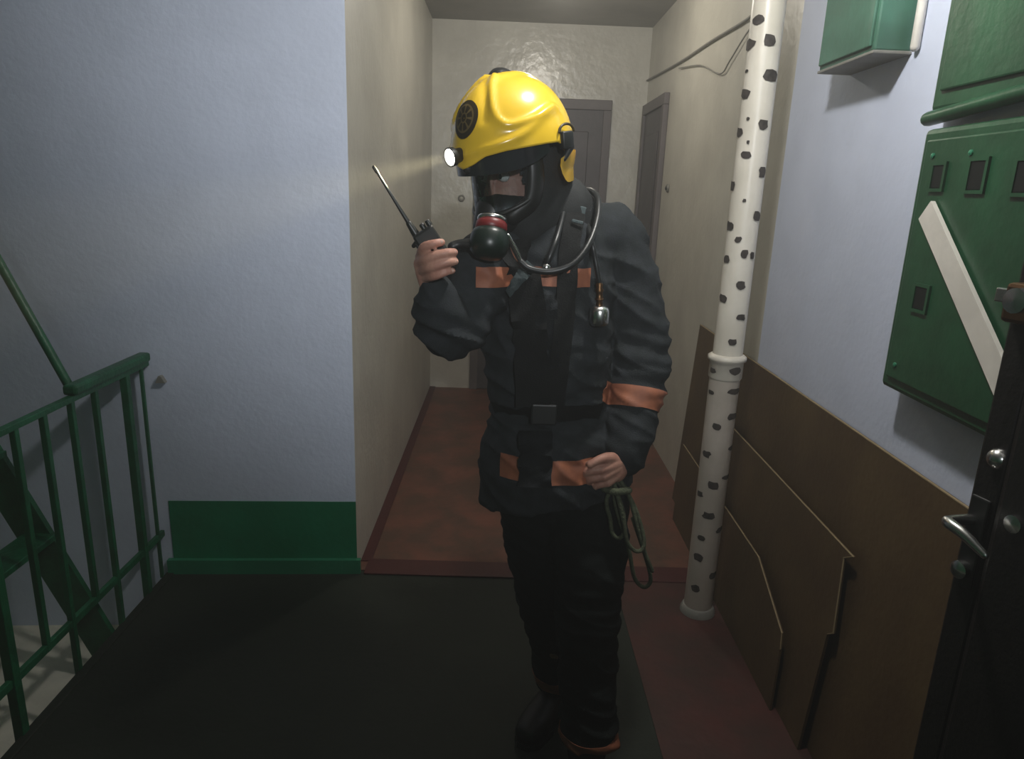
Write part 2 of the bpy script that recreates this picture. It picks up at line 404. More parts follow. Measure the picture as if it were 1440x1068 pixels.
# boards leaning on the right wall
def board(zt, y0, y1, xb, xt, thick, lab, corner=None, y0b=None):
    e = empty('hardboard_sheet', (xb, y0, 0.003)); tag(e, lab, 'board', 'brown boards leaning on the right wall')
    prof = [(y1, 0.004), (y1, zt)] + (corner if corner else [(y0, zt)]) + [(y0 if y0b is None else y0b, 0.004)]
    pt = lambda y, z: np.array([xb + (xt - xb) * z / zt, y, z])
    pts = [pt(y, z) for y, z in prof]
    obj('sheet', prism(pts, (thick, 0, 0)), M_BOARD, e)
    # pale worn top edge
    bm = bmesh.new(); top = pts[1:-1]
    for a, b in zip(top[:-1], top[1:]): sweep(bm, [a + (thick * 0.25, 0, 0.0), b + (thick * 0.25, 0, 0.0)], thick * 0.3, n=8, smoothpath=False)
    obj('worn_edge', bm, M_BEDGE, e)
    return e


board(0.945, 0.45, 3.45, 0.935, 0.985, 0.010, 'tallest brown hardboard sheet leaning flat on the lavender wall behind the pipe')
board(0.665, 1.66, 2.95, 0.903, 0.942, 0.008, 'middle-height brown hardboard sheet with a square near corner beside the pipe', [(1.66, 0.655), (1.70, 0.63), (1.665, 0.42), (1.69, 0.40)], 1.70)
board(0.40, 1.93, 3.20, 0.880, 0.893, 0.007, 'lowest brown hardboard sheet with a sloping top corner at the pipe foot', [(2.14, 0.385), (1.88, 0.27), (1.87, 0.22)], 1.86)

# meter cabinet
e = empty('meter_cabinet', (0.965, 1.30, 1.12)); tag(e, 'large dark green steel meter cabinet on the right wall', 'cabinet')
obj('lower_body', bbox((0.935, 0.85, 1.125), (XR, 1.665, 1.72), 0.012), M_CAB, e)
obj('upper_body', bbox((0.955, 0.85, 1.76), (XR, 1.695, 2.60), 0.010), M_CAB, e)
obj('ledge', tube([(0.952, 0.85, 1.765), (0.947, 1.25, 1.768), (0.952, 1.69, 1.745)], (0.016), n=10), M_CAB, e, True)
dl = obj('cabinet_door', bbox((0.927, 0.88, 1.155), (0.936, 1.635, 1.695), 0.004), M_CAB, e)
obj('cabinet_door', bbox((0.947, 0.88, 1.80), (0.956, 1.66, 2.55), 0.004), M_CAB, e)
for (y, z, w, h) in ((1.565, 1.615, 0.038, 0.048), (1.435, 1.615, 0.046, 0.056), (1.545, 1.355, 0.045, 0.05), (1.30, 1.61, 0.046, 0.056)):
    obj('meter_window', bbox((0.9235, y - w / 2, z - h / 2), (0.928, y + w / 2, z + h / 2), 0.002), M_WIN, e)
    bm = bmesh.new()
    for (a0, a1, b0, b1) in ((-w / 2 - .008, w / 2 + .008, h / 2, h / 2 + .007), (-w / 2 - .008, w / 2 + .008, -h / 2 - .007, -h / 2), (-w / 2 - .008, -w / 2, -h / 2, h / 2), (w / 2, w / 2 + .008, -h / 2, h / 2)):
        box(bm, np.array((0.9215, y + a0, z + b0)), np.array((0.929, y + a1, z + b1)))
    obj('window_rim', bm, M_CAB, e)
for y, z in ((1.60, 1.66), (1.47, 1.66), (1.60, 1.19)):
    obj('screw', lathe([(0.006, 0), (0.006, 0.003), (0.001, 0.005)], (0.927, y, z), (-1, 0, 0), 10), M_GREENL, e)

# small box
e = empty('junction_box', (0.95, 2.06, 1.90)); tag(e, 'small teal green junction box high on the lavender wall', 'box')
obj('body', bbox((0.905, 1.905, 1.925), (XR, 2.225, 2.42), 0.006), M_BOX, e)
obj('lid', bbox((0.897, 1.915, 1.937), (0.906, 2.215, 2.41), 0.003), M_BOX, e)
obj('bottom_flange', bbox((0.902, 1.90, 1.919), (XR, 2.228, 1.927), 0.002), M_CABLE, e)
o = obj('conduit', tube([(0.988, 1.868, CEIL - 0.003), (0.988, 1.868, 1.93)], 0.011, n=12, smoothpath=False), M_WHITE, None, True)
tag(o, 'thin pale conduit running down beside the teal junction box', 'conduit')

# white strip resting on the tall board, leaning diagonally in front of the cabinet
a0 = np.array([0.913, 1.572, 1.545]); a1 = np.array([0.905, 0.905, 0.968])
dv = (a1 - a0) / np.linalg.norm(a1 - a0); nv = np.array([1.0, 0, 0]); nv -= dv * (nv @ dv); nv /= np.linalg.norm(nv); sv = np.cross(dv, nv)
o = obj('white_plank', prism([a0 + sv * 0.026, a0 - sv * 0.026, a1 - sv * 0.026, a1 + sv * 0.026], nv * 0.010), M_WHITE)
tag(o, 'white plank leaning diagonally across the green meter cabinet', 'plank')

# open dark apartment door in the near right foreground
HG, FR = np.array([0.955, 0.12]), np.array([0.722, 0.985])
dd = (FR - HG) / np.linalg.norm(FR - HG); dn = np.array([-dd[1], dd[0]]);
if dn[0] > 0: dn = -dn
LEN = np.linalg.norm(FR - HG)


def dpt(u, z, o): p = HG + dd * u + dn * o; return np.array([p[0], p[1], z])


def dbox(u0, u1, z0, z1, o0, o1, bev=0.0):
    mt = Matrix(((dd[0], dn[0], 0, HG[0]), (dd[1], dn[1], 0, HG[1]), (0, 0, 1, 0), (0, 0, 0, 1)))
    return bbox((u0, o0, z0), (u1, o1, z1), bev, mt)


e = empty('apartment_door', (HG[0], HG[1], 0.0)); tag(e, 'black padded apartment door standing open in the near right foreground', 'door')
obj('leaf', dbox(0, LEN, 0.012, 2.02, -0.045, 0.0, 0.004), M_BLACKDOOR, e)
obj('padding', dbox(0.05, LEN - 0.05, 0.06, 1.96, 0.0, 0.014, 0.012), M_BLACKDOOR, e)
for z in (0.25, 1.0, 1.78):
    obj('hinge', lathe([(0.011, 0), (0.011, 0.1)], dpt(-0.008, z - 0.05, -0.02), (0, 0, 1), 12), M_BRASS, e, True)
U0 = LEN - 0.014
obj('lock_plate', dbox(U0 - 0.024, U0 + 0.008, 0.985, 1.135, 0.0, 0.006, 0.003), M_BLACK, e)
hb = obj('handle', tube([dpt(U0, 1.095, 0.0), dpt(U0, 1.097, 0.045), dpt(U0 - 0.008, 1.098, 0.056), dpt(U0 - 0.035, 1.094, 0.057), dpt(U0 - 0.068, 1.078, 0.052)], [0.009, 0.008, 0.009, 0.0085, 0.006], n=12, k=5), M_STEEL, e, True)
obj('key_cylinder', lathe([(0.014, 0), (0.014, 0.012), (0.010, 0.014), (0.001, 0.015)], dpt(U0 - 0.006, 1.015, 0.005), (dn[0], dn[1], 0), 16), M_STEEL, e, True)
obj('rosette', lathe([(0.016, 0), (0.016, 0.004), (0.013, 0.010), (0.007, 0.015), (0.001, 0.016)], dpt(U0 - 0.018, 1.200, 0.0), (dn[0], dn[1], 0), 20), M_STEEL, e, True)
obj('rim_lock', dbox(U0 - 0.10, U0 + 0.006, 1.40, 1.455, 0.0, 0.030, 0.006), M_BRASS, e)
obj('lock_knob', lathe([(0.008, 0), (0.008, 0.012), (0.017, 0.014), (0.017, 0.03), (0.001, 0.032)], dpt(U0 - 0.035, 1.435, 0.030), (dn[0], dn[1], 0), 16), M_STEEL, e, True)
obj('latch_bolt', dbox(U0 + 0.006, U0 + 0.026, 1.425, 1.445, 0.008, 0.022, 0.002), M_STEEL, e)
obj('keyhole_cover', lathe([(0.013, 0), (0.013, 0.004), (0.001, 0.006)], dpt(U0 - 0.07, 1.123, 0.013), (dn[0], dn[1], 0), 14), M_STEEL, e, True)

# railing
RX = -1.335
e = empty('stair_railing', (RX, 2.10, 0.0)); tag(e, 'green painted steel railing along the left landing edge', 'railing')
obj('handrail', bbox((RX - 0.022, 2.10, 0.888), (RX + 0.022, 2.575, 0.922), 0.009), M_RAIL, e)
obj('top_bar', bbox((RX - 0.012, 0.80, 0.870), (RX + 0.012, 2.575, 0.888), 0.002), M_RAIL, e)
obj('lower_bar', bbox((RX - 0.008, 0.80, 0.165), (RX + 0.008, 2.575, 0.190), 0.002), M_RAIL, e)
for y, w, z0 in ((2.535, 0.006, 0.0), (2.42, 0.013, -0.08), (2.23, 0.009, -0.08), (2.10, 0.009, 0.165), (1.965, 0.009, -0.08), (1.84, 0.009, 0.165), (1.69, 0.014, -0.08), (1.56, 0.009, 0.165), (1.44, 0.009, -0.08), (1.33, 0.009, 0.165), (1.20, 0.013, -0.08), (1.05, 0.009, 0.165), (0.90, 0.009, -0.08)):
    obj('baluster', bbox((RX - w, y - w, z0), (RX + w, y + w, 0.874), 0.002), M_RAIL, e)

# steep steel attic stair behind the railing, with its handrail starting at the railing joint
e = empty('steel_stair', (-1.50, 2.2, -0.247)); tag(e, 'dark green steep steel stair rising behind the railing', 'stair')
def stair_line(y, z0, z1, off=0.0): # runs to -x at 67 degrees
    k = 1.0 / math.tan(math.radians(66.5))
    return np.array([-1.402 + off - (z0 + 0.05) * k, y, z0]), np.array([-1.402 + off - (z1 + 0.05) * k, y, z1])
for y in (2.235, 1.52):
    a, b = stair_line(y, -0.24, 2.66, 0.0)
    obj('stringer', prism([a + (-0.085, 0, 0), a + (0.040, 0, 0), b + (0.040, 0, 0), b + (-0.085, 0, 0)], (0, -0.02, 0)), M_RAIL, e)
for z in np.arange(0.33, 2.5, 0.30):
    a, b = stair_line(1.9, z, z + 0.1, 0.0)
    obj('tread', bbox((a[0] - 0.06, 1.52, z), (a[0] + 0.05, 2.225, z + 0.022), 0.003), M_RAIL, e)
h0 = at(97, 543, 2.20); h1 = at(0, 371, 2.24); hd_ = (h1 - h0)
obj('stair_handrail', tube([h0, h0 + hd_ * 1.0, h0 + hd_ * 3.6], (0.014, 0.014, 0.014), n=10, smoothpath=False), M_RAIL, e, True)
# small bracket on the lavender wall
p = np.array(wallp(0.715, 0.806))
e = empty('wall_bracket', p); tag(e, 'tiny grey metal bracket on the lavender wall beside the railing end', 'bracket')
n3 = np.array([wn[0], wn[1], 0]); d3 = np.array([wd[0], wd[1], 0])
obj('bracket_body', prism([p + d3 * 0.018 + n3 * .0, p - d3 * 0.018, p - d3 * 0.006 + (0, 0, 0.026), p + d3 * 0.004 + (0, 0, 0.026)], n3 * 0.022), M_CABLE, e)

# landing lamp (out of frame on the ceiling): the light of the place
e = empty('ceiling_lamp', (LAMP[0], LAMP[1], CEIL)); tag(e, 'bare round bulb lamp on the landing ceiling above the camera', 'lamp')
obj('ceiling_base', lathe([(0.06, 0), (0.06, 0.02), (0.04, 0.04), (0.005, 0.05), (0.005, 0.17), (0.022, 0.18), (0.022, 0.235)], (LAMP[0], LAMP[1], CEIL - 0.001), (0, 0, -1), 24), M_WHITE, e, True)
ld = bpy.data.lights.new('landing_light', 'POINT'); ld.energy = LAMP_POWER; ld.shadow_soft_size = 0.05; ld.color = (1.0, 0.975, 0.93)
lo = bpy.data.objects.new('landing_light', ld); lo.location = LAMP; COL.objects.link(lo)

e = empty('added_flood_light', (FLOOD[0], -1.70, FLOOD[2])); tag(e, 'added flood light, unseen behind the camera, brightening the upper walls', 'lamp')
obj('housing', bbox((FLOOD[0] - 0.09, -1.66, FLOOD[2] - 0.07), (FLOOD[0] + 0.09, -1.60, FLOOD[2] + 0.07), 0.008), M_BLACK, e)  # housing and arm added to carry the unseen flood
obj('wall_arm', bbox((FLOOD[0] - 0.02, -1.699, FLOOD[2] - 0.02), (FLOOD[0] + 0.02, -1.66, FLOOD[2] + 0.02), 0.003), M_BLACK, e)
fd_ = bpy.data.lights.new('added_flood_beam', 'SPOT'); fd_.energy = FLOOD_POWER; fd_.spot_size = math.radians(54); fd_.spot_blend = 1.0; fd_.shadow_soft_size = 0.06; fd_.color = (0.94, 0.98, 1.0)
fo_ = bpy.data.objects.new('added_flood_beam', fd_); fo_.location = FLOOD; COL.objects.link(fo_)
fo_.rotation_euler = (Vector(FLOOD) - Vector(FLOOD_AIM)).to_track_quat('Z', 'Y').to_euler()
for nm, loc, pw in (('corridor_light', CORRIDOR_LAMP, CORRIDOR_POWER),):
    e = empty('ceiling_lamp', (loc[0], loc[1], CEIL)); tag(e, 'small bulb lamp on the corridor ceiling before the end door', 'lamp')
    obj('ceiling_base', lathe([(0.05, 0), (0.05, 0.015), (0.03, 0.03), (0.02, 0.035), (0.02, 0.07)], (loc[0], loc[1], CEIL - 0.001), (0, 0, -1), 24), M_WHITE, e, True)
    ld = bpy.data.lights.new(nm, 'POINT'); ld.energy = pw; ld.shadow_soft_size = 0.04; ld.color = (1.0, 0.93, 0.80)
    lo = bpy.data.objects.new(nm, ld); lo.location = (loc[0], loc[1], loc[2] - 0.02); COL.objects.link(lo)

# ================================================================== THE PERSON
PER = empty('person', (0.12, 1.68, 0.0))
tag(PER, 'firefighter in dark turnout gear, yellow helmet and breathing mask, raising a radio', 'person')

# joints (read off the photograph, each with its own distance)
SR, ER, WR = at(697, 368, 1.62), at(636, 466, 1.50), at(611, 408, 1.43)
SL, UL, EL, FL, WL = at(862, 342, 1.73), at(886, 420, 1.72), at(899, 500, 1.70), at(893, 560, 1.66), at(882, 636, 1.61)
HIPL, KNL, ANL = at(824, 690, 1.69), at(828, 850, 1.62), at(827, 1035, 1.60)
HIPR, KNR, ANR = at(752, 690, 1.73), at(772, 850, 1.80), at(787, 950, 1.86)

# head frame: local x = right, y = forward, z = up
HC = np.array(at(729, 243, 1.63))
yaw, pit, rol = math.radians(48), math.radians(-9), math.radians(-2)
fwd = np.array([-math.sin(yaw) * math.cos(pit), -math.cos(yaw) * math.cos(pit), math.sin(pit)])
rgt = np.cross(fwd, (0, 0, 1.0)); rgt /= np.linalg.norm(rgt); upv = np.cross(rgt, fwd)
rgt2 = rgt * math.cos(rol) + upv * math.sin(rol); upv = np.cross(rgt2, fwd); rgt = rgt2
HB = np.array([rgt, fwd, upv])           # rows: local axes in world


def hl(*p): return HC + np.array(p, float) @ HB


def tolocal(w): return HB @ (np.array(w) - HC)


# ---------------- body (skin): head, neck, trunk, arms, hands with fingers, legs: one continuous mesh
bm = bmesh.new()
# skull and face
def ell(bm, c, r, basis=None, n=24):
    B = np.eye(3) if basis is None else basis
    rows = []
    for i in range(1, n // 2):
        th = math.pi * i / (n // 2)
        rows.append([bm.verts.new(np.array(c) + (np.array([math.sin(th) * math.cos(a) * r[0], math.sin(th) * math.sin(a) * r[1], math.cos(th) * r[2]]) @ B)) for a in np.linspace(0, 2 * math.pi, n, endpoint=False)])
    t = bm.verts.new(np.array(c) + np.array([0, 0, r[2]]) @ B); b_ = bm.verts.new(np.array(c) - np.array([0, 0, r[2]]) @ B)
    for j in range(n):
        bm.faces.new((t, rows[0][j], rows[0][(j + 1) % n])); bm.faces.new((b_, rows[-1][(j + 1) % n], rows[-1][j]))
    for a, b in zip(rows[:-1], rows[1:]):
        for j in range(n): bm.faces.new((a[j], b[j], b[(j + 1) % n], a[(j + 1) % n]))


ell(bm, hl(0, -0.012, 0.03), (0.073, 0.092, 0.09), HB)
ell(bm, hl(0, 0.022, -0.045), (0.058, 0.066, 0.075), HB)
sweep(bm, [hl(0, 0.074, 0.012), hl(0, 0.084, -0.012), hl(0, 0.091, -0.034)], [0.008, 0.010, 0.012], n=10)     # nose
sweep(bm, [hl(-0.024, 0.078, -0.066), hl(0, 0.09, -0.064), hl(0.024, 0.078, -0.066)], 0.0075, n=10)              # lips
sweep(bm, [hl(-0.048, 0.066, 0.024), hl(-0.012, 0.083, 0.026), hl(0.012, 0.083, 0.026), hl(0.048, 0.066, 0.024)], 0.009, n=10)   # brow
for s in (-1, 1): ell(bm, hl(s * 0.074, -0.012, -0.01), (0.010, 0.02, 0.032), HB, 12)
NB = (SR + SL) / 2 + np.array([0.01, 0.03, 0.045])
sweep(bm, [hl(0, -0.025, -0.06), NB + (0, 0, 0.02)], [0.055, 0.062])
CH, WA_, PE = at(772, 430, 1.70), at(775, 560, 1.70), at(786, 660, 1.71)
sweep(bm, [NB, CH, WA_, PE], [(0.13, 0.08), (0.145, 0.10), (0.125, 0.095), (0.14, 0.10)], n=24)
for path, r in (([SR, ER, WR], [0.05, 0.042, 0.028]), ([SL, EL, WL], [0.05, 0.042, 0.028]),
                ([HIPL, KNL, ANL - (0, 0, 0.03)], [0.075, 0.055, 0.04]), ([HIPR, KNR, ANR - (0, 0, 0.03)], [0.075, 0.055, 0.04])):
    sweep(bm, [PE if path[0] is HIPL or path[0] is HIPR else NB - (0, 0, 0.05)] + path, [0.06] + r)


def A(*t): return [at(*p) for p in t]


# his right hand round the radio
wr = at(612, 414, 1.435)
MC = A((592, 361, 1.418), (590, 371, 1.414), (592, 381, 1.414), (597, 391, 1.416))
for m_, q in zip(MC, (0.0125, 0.013, 0.0125, 0.0115)): sweep(bm, [wr + (0, 0, -0.01), (wr + m_) / 2 + np.array([-0.004, 0.004, 0]), m_], [0.020, 0.0165, q], n=12)
ell(bm, at(603, 386, 1.43), (0.022, 0.016, 0.032))
fing = [A((592, 361, 1.418), (596, 348, 1.378), (610, 343, 1.366), (621, 341, 1.374)),
        A((590, 371, 1.414), (602, 363, 1.370), (627, 356, 1.362), (639, 355, 1.376)),
        A((592, 381, 1.414), (606, 376, 1.370), (629, 369, 1.362), (640, 368, 1.376)),
        A((597, 391, 1.416), (611, 389, 1.374), (627, 383, 1.368), (636, 381, 1.380))]
for f, r in zip(fing, (0.0088, 0.0092, 0.0088, 0.0078)): sweep(bm, f, [r * 1.3, r * 1.08, r * 0.98, r * 0.88], n=12, k=5)
sweep(bm, A((612, 402, 1.447), (597, 382, 1.458), (592, 362, 1.452), (597, 347, 1.444)), [0.017, 0.014, 0.0105, 0.009], n=12)
# his left hand: loose fist over the rope
wl = at(888, 641, 1.605)
MCL = A((848, 650, 1.556), (846, 660, 1.548), (849, 670, 1.550), (855, 679, 1.556))
for m_, q in zip(MCL, (0.0125, 0.013, 0.0125, 0.0115)): sweep(bm, [wl, (wl + m_) / 2 + np.array([0, -0.004, 0]), m_], [0.024, 0.018, q], n=12)
ell(bm, at(866, 662, 1.575), (0.028, 0.02, 0.03))
fl = [A((848, 650, 1.556), (829, 653, 1.556), (827, 663, 1.582), (838, 664, 1.597)),
      A((846, 660, 1.548), (826, 664, 1.550), (825, 673, 1.578), (836, 674, 1.594)),
      A((849, 670, 1.550), (830, 675, 1.553), (828, 683, 1.580), (839, 683, 1.594)),
      A((855, 679, 1.556), (838, 684, 1.560), (836, 690, 1.582), (845, 690, 1.594))]
for f, r in zip(fl, (0.0090, 0.0094, 0.0090, 0.0080)): sweep(bm, f, [r * 1.3, r * 1.1, r, r * 0.88], n=12, k=5)
sweep(bm, A((872, 648, 1.585), (856, 644, 1.558), (842, 647, 1.540), (830, 654, 1.536)), [0.018, 0.0135, 0.0105, 0.009], n=12)
body = remeshed(bm, 0.003, 3, 'body')
BODY = link('body', body, M_SKIN, PER, True)

for s_ in (-1, 1):
    ec = hl(s_ * 0.030, 0.070, 0.000); bm = bmesh.new(); ell(bm, ec, (0.0125, 0.0125, 0.0125), HB, 14)
    ey = obj('eye', bm, M_WHITE, PER, True)
    o = obj('iris', lathe([(0.0055, 0.0112), (0.005, 0.0124), (0.001, 0.0129)], ec, fwd, 14), M_WIN, None, True); o.parent = ey

# ---------------- jacket
bm = bmesh.new()
hw = lambda l, r, y, Y: (at(r, y, Y)[0] - at(l, y, Y)[0]) / 2
secs = [(745, 812, 300, 1.68, 0.07), (705, 850, 325, 1.68, 0.105), (680, 864, 370, 1.68, 0.13), (672, 862, 430, 1.68, 0.145), (680, 858, 500, 1.68, 0.145), (689, 856, 545, 1.69, 0.135),
        (692, 856, 574, 1.70, 0.128), (683, 866, 604, 1.70, 0.142), (673, 880, 645, 1.70, 0.158), (673, 890, 686, 1.70, 0.160)]
sweep(bm, [at((a + b) / 2, y, Y) for a, b, y, Y, d in secs], [(hw(a, b, y, Y), d) for a, b, y, Y, d in secs], n=40, k=5, round_caps=False)
sweep(bm, [at(725, 345, 1.67), SR, (SR + ER) / 2 + np.array([-0.008, -0.012, 0]), ER, at(619, 440, 1.455), WR + np.array([0.002, 0.004, -0.008])], [0.09, 0.084, 0.074, 0.066, 0.053, 0.040], n=24)
sweep(bm, [at(815, 335, 1.71), SL, UL, EL, FL, WL], [0.085, 0.082, 0.076, 0.076, 0.063, 0.056], n=24)
sweep(bm, [NB - (0, 0, 0.03), NB + np.array([-0.01, -0.02, 0.055])], [(0.085, 0.08), (0.07, 0.07)], n=24, ref=(1, 0, 0))      # collar
jk = remeshed(bm, 0.0055, 5, 'jacket')


def cloth(p):
    a = noise.fractal(Vector((p.x * 7, p.y * 7, p.z * 12)), 1.0, 2.0, 3)
    b = 1 - abs(noise.noise(Vector((p.x * 5 + 3, p.y * 5, p.z * 17 + p.x * 9))))
    c = noise.noise(Vector((p.x * 16, p.y * 16, p.z * 26)))
    return 0.006 * a + 0.010 * (b ** 4 - 0.35) + 0.0028 * c


def folds(c, r, ax, amp, freq):
    c = Vector(c); ax = Vector(ax).normalized()
    def f(p):
        d = (p - c).length
        if d > r: return 0.0
        return amp * (1 - d / r) * math.sin((p - c).dot(ax) * freq + 2.2 * noise.noise(p * 9))
    return f


_fa = folds(EL, 0.14, (0.1, 0, 1), 0.008, 150); _fb = folds(ER, 0.12, (0.6, 0, 0.8), 0.008, 150); _fc = folds(at(772, 574, 1.6), 0.22, (0, 0, 1), 0.006, 120)
displace(jk, lambda p: cloth(p) + _fa(p) + _fb(p) + _fc(p))
JACKET = link('jacket', jk, M_COAT, PER, True)

# ---------------- trousers
bm = bmesh.new()
sweep(bm, [HIPL + (0, 0, 0.02), (HIPL + KNL) / 2 + np.array([0.005, -0.01, 0]), KNL, (KNL + ANL) / 2 + np.array([0.0, 0.015, 0]), ANL - (0, 0, 0.015)], [0.105, 0.098, 0.086, 0.079, 0.076], n=28, round_caps=False)
sweep(bm, [HIPR + (0, 0, 0.02), (HIPR + KNR) / 2 + np.array([0, -0.015, 0]), KNR, (KNR + ANR) / 2 + np.array([0.0, 0.02, 0]), ANR - (0, 0, 0.015)], [0.105, 0.096, 0.084, 0.075, 0.072], n=28, round_caps=False)
sweep(bm, [PE + (0, 0, 0.04), PE - (0, 0, 0.06)], [(0.15, 0.12), (0.14, 0.11)], n=28)
tr = remeshed(bm, 0.0055, 5, 'trousers')
_t1 = folds(KNL, 0.17, (0.15, 0, 1), 0.007, 110); _t2 = folds(ANL, 0.16, (0.1, 0, 1), 0.007, 130); _t3 = folds(KNR, 0.17, (0.2, 0, 1), 0.007, 110)
displace(tr, lambda p: cloth(p) * 0.9 + _t1(p) + _t2(p) + _t3(p))
TROUS = link('trousers', tr, M_TROUS, PER, True)


# ---------------- reflective bands cut from the cloth surfaces
def band(me, name, planes, keep, m, off=0.003, thick=0.002):
    b = bmesh.new(); b.from_mesh(me)
    for co, no in planes:
        bmesh.ops.bisect_plane(b, geom=b.verts[:] + b.edges[:] + b.faces[:], plane_co=co, plane_no=no, clear_outer=True)
    dead = [f for f in b.faces if not keep(f.calc_center_median())]
    bmesh.ops.delete(b, geom=dead, context='FACES')
    b.normal_update()
    for v in b.verts: v.co += v.normal * off
    bmesh.ops.solidify(b, geom=b.faces[:], thickness=thick)
    return obj(name, b, m, PER, True)


def seg_t(p, a, b):
    a, b = Vector(a), Vector(b); d = b - a; t = max(0, min(1, (p - a).dot(d) / d.length_squared)); return (p - (a + d * t)).length


zc1, zc0 = at(770, 376, 1.56)[2], at(770, 402, 1.56)[2]
CX0, CX1 = at(671, 390, 1.56)[0], at(829, 390, 1.57)[0]
band(jk, 'chest_band', [((0, 0, zc1), (0, 0, 1)), ((0, 0, zc0), (0, 0, -1)), ((CX0, 0, 0), (-1, 0, 0)), ((CX1, 0, 0), (1, 0, 0))],
     lambda p: seg_t(p, ER, WR) > 0.06 and p.y < 1.70, M_BAND)
HEMX = at(704, 660, 1.58)[0]; HEMX2 = at(838, 665, 1.55)[0]; zh1, zh0 = at(770, 648, 1.55)[2], at(770, 680, 1.55)[2]
band(jk, 'hem_band', [((0, 0, zh1), (0, 0, 1)), ((0, 0, zh0), (0, 0, -1)), ((HEMX, 0, 0), (-1, 0, 0)), ((HEMX2, 0, 0), (1, 0, 0))], lambda p: p.y < 1.70, M_BAND)
ax = (WL - FL) / np.linalg.norm(WL - FL); b0 = FL - ax * 0.022; b1 = FL + ax * 0.028
band(jk, 'sleeve_band', [(b0, -ax), (b1, ax)], lambda p: seg_t(p, FL - ax * 0.05, FL + ax * 0.05) < 0.10 and p.x > SL[0] - 0.0 - 0.06, M_BAND)
ax = (WR - ER) / np.linalg.norm(WR - ER); b0 = ER + ax * 0.0; b1 = ER + ax * 0.035
for an, kn, oa, ok in ((ANL, KNL, ANR, KNR), (ANR, KNR, ANL, KNL)):
    band(tr, 'trouser_band', [((0, 0, an[2] + 0.024), (0, 0, 1)), ((0, 0, an[2] - 0.006), (0, 0, -1))],
         lambda p, an=an, kn=kn, oa=oa, ok=ok: (p - Vector(an)).length < 0.125 and seg_t(p, kn, an) < seg_t(p, ok, oa), M_BAND)

# ---------------- boots
for an, toe in ((ANL, (-0.05, -0.21)), (ANR, (-0.10, -0.16))):
    bm = bmesh.new(); h = np.array([an[0], an[1], 0.0]); td = np.array([toe[0], toe[1], 0.0]); td /= np.linalg.norm(td)
    sweep(bm, [an + (0, 0, 0.03), h + (0, 0, 0.10) + td * 0.005, h + td * 0.02 + (0, 0, 0.055)], [0.058, 0.055, 0.05], n=20)
    sweep(bm, [h - td * 0.045 + (0, 0, 0.045), h + td * 0.05 + (0, 0, 0.05), h + td * 0.13 + (0, 0, 0.043), h + td * 0.185 + (0, 0, 0.036)], [(0.038, 0.042), (0.044, 0.05), (0.050, 0.041), (0.043, 0.034)], n=20, ref=(1, 0.1, 0))
    for v in bm.verts: v.co.z = max(v.co.z, 0.014)
    me = remeshed(bm, 0.006, 3, 'boot'); bt = link('boot', me, M_BOOT, PER, True)
    bm = bmesh.new(); pd = np.array([-td[1], td[0], 0]); pts = []
    for t, w in ((-0.085, 0.02), (-0.07, 0.036), (0.02, 0.036), (0.12, 0.05), (0.19, 0.042), (0.218, 0.018)): pts.append((t, w))
    pl = [h + td * t + pd * w for t, w in pts] + [h + td * t - pd * w for t, w in pts[::-1]]
    o = obj('sole', prism([p + (0, 0, 0.001) for p in pl], (0, 0, 0.018)), M_BLACK, None)
    o.parent = bt

# ---------------- hood (dark balaclava round the head, neck and collar)
bm = bmesh.new()
ell(bm, hl(0, -0.02, 0.02), (0.094, 0.108, 0.105), HB)
sweep(bm, [hl(0, -0.012, -0.03), hl(0, 0.0, -0.10), NB + (-0.012, -0.02, 0.05), NB + (0, 0, -0.02)], [(0.088, 0.092), (0.078, 0.085), (0.088, 0.085), (0.11, 0.10)], n=28, ref=rgt)
hd = remeshed(bm, 0.006, 4, 'hood')
b = bmesh.new(); b.from_mesh(hd)
dead = []
for f in b.faces:
    l = tolocal(f.calc_center_median())
    if l[1] > 0.035 and abs(l[0]) < 0.066 and -0.085 < l[2] < 0.075: dead.append(f)
bmesh.ops.delete(b, geom=dead, context='FACES'); b.to_mesh(hd); b.free()
displace(hd, lambda p: 0.004 * noise.noise(p * 14))
link('hood', hd, M_WEB, PER, True)

# ---------------- helmet
HCZ = 0.052; RXH, RYF, RYB, RZH = 0.126, 0.153, 0.128, 0.150


def interp(x, tab):
    xs, ys = zip(*tab); return float(np.interp(x, xs, ys))


RIM = [(0, 102), (12, 99), (26, 93), (45, 90), (60, 89), (80, 88), (93, 88), (100, 91), (108, 100), (125, 104), (150, 108), (180, 110)]


def dome(phi, th):
    a = abs(phi); s, c = math.sin(math.radians(phi)), math.cos(math.radians(phi))
    ry = RYF if c > 0 else RYB
    if th <= 90:
        sr, z = math.sin(math.radians(th)) ** 0.92, RZH * math.cos(math.radians(th))
    else:
        k = (th - 90) / 90.0; sr, z = 1.0 - 0.10 * (k / 0.3) ** 2 * (1 if c < 0.3 else -0.55), -k * 0.21
    return np.array([RXH * sr * s, ry * sr * c, HCZ + z])


def on_dome(px, py):
    """where the sight line through a pixel of the photograph meets the helmet, in head coordinates"""
    o = tolocal(CPOS); d = HB @ ray(px, py); S = np.array([RXH, RYF, RZH]); o2 = (o - np.array([0, 0, HCZ])) / S; d2 = d / S
    a, b, c = d2 @ d2, 2 * o2 @ d2, o2 @ o2 - 1; disc = max(b * b - 4 * a * c, 0); t = (-b - math.sqrt(disc)) / (2 * a); return o + d * t


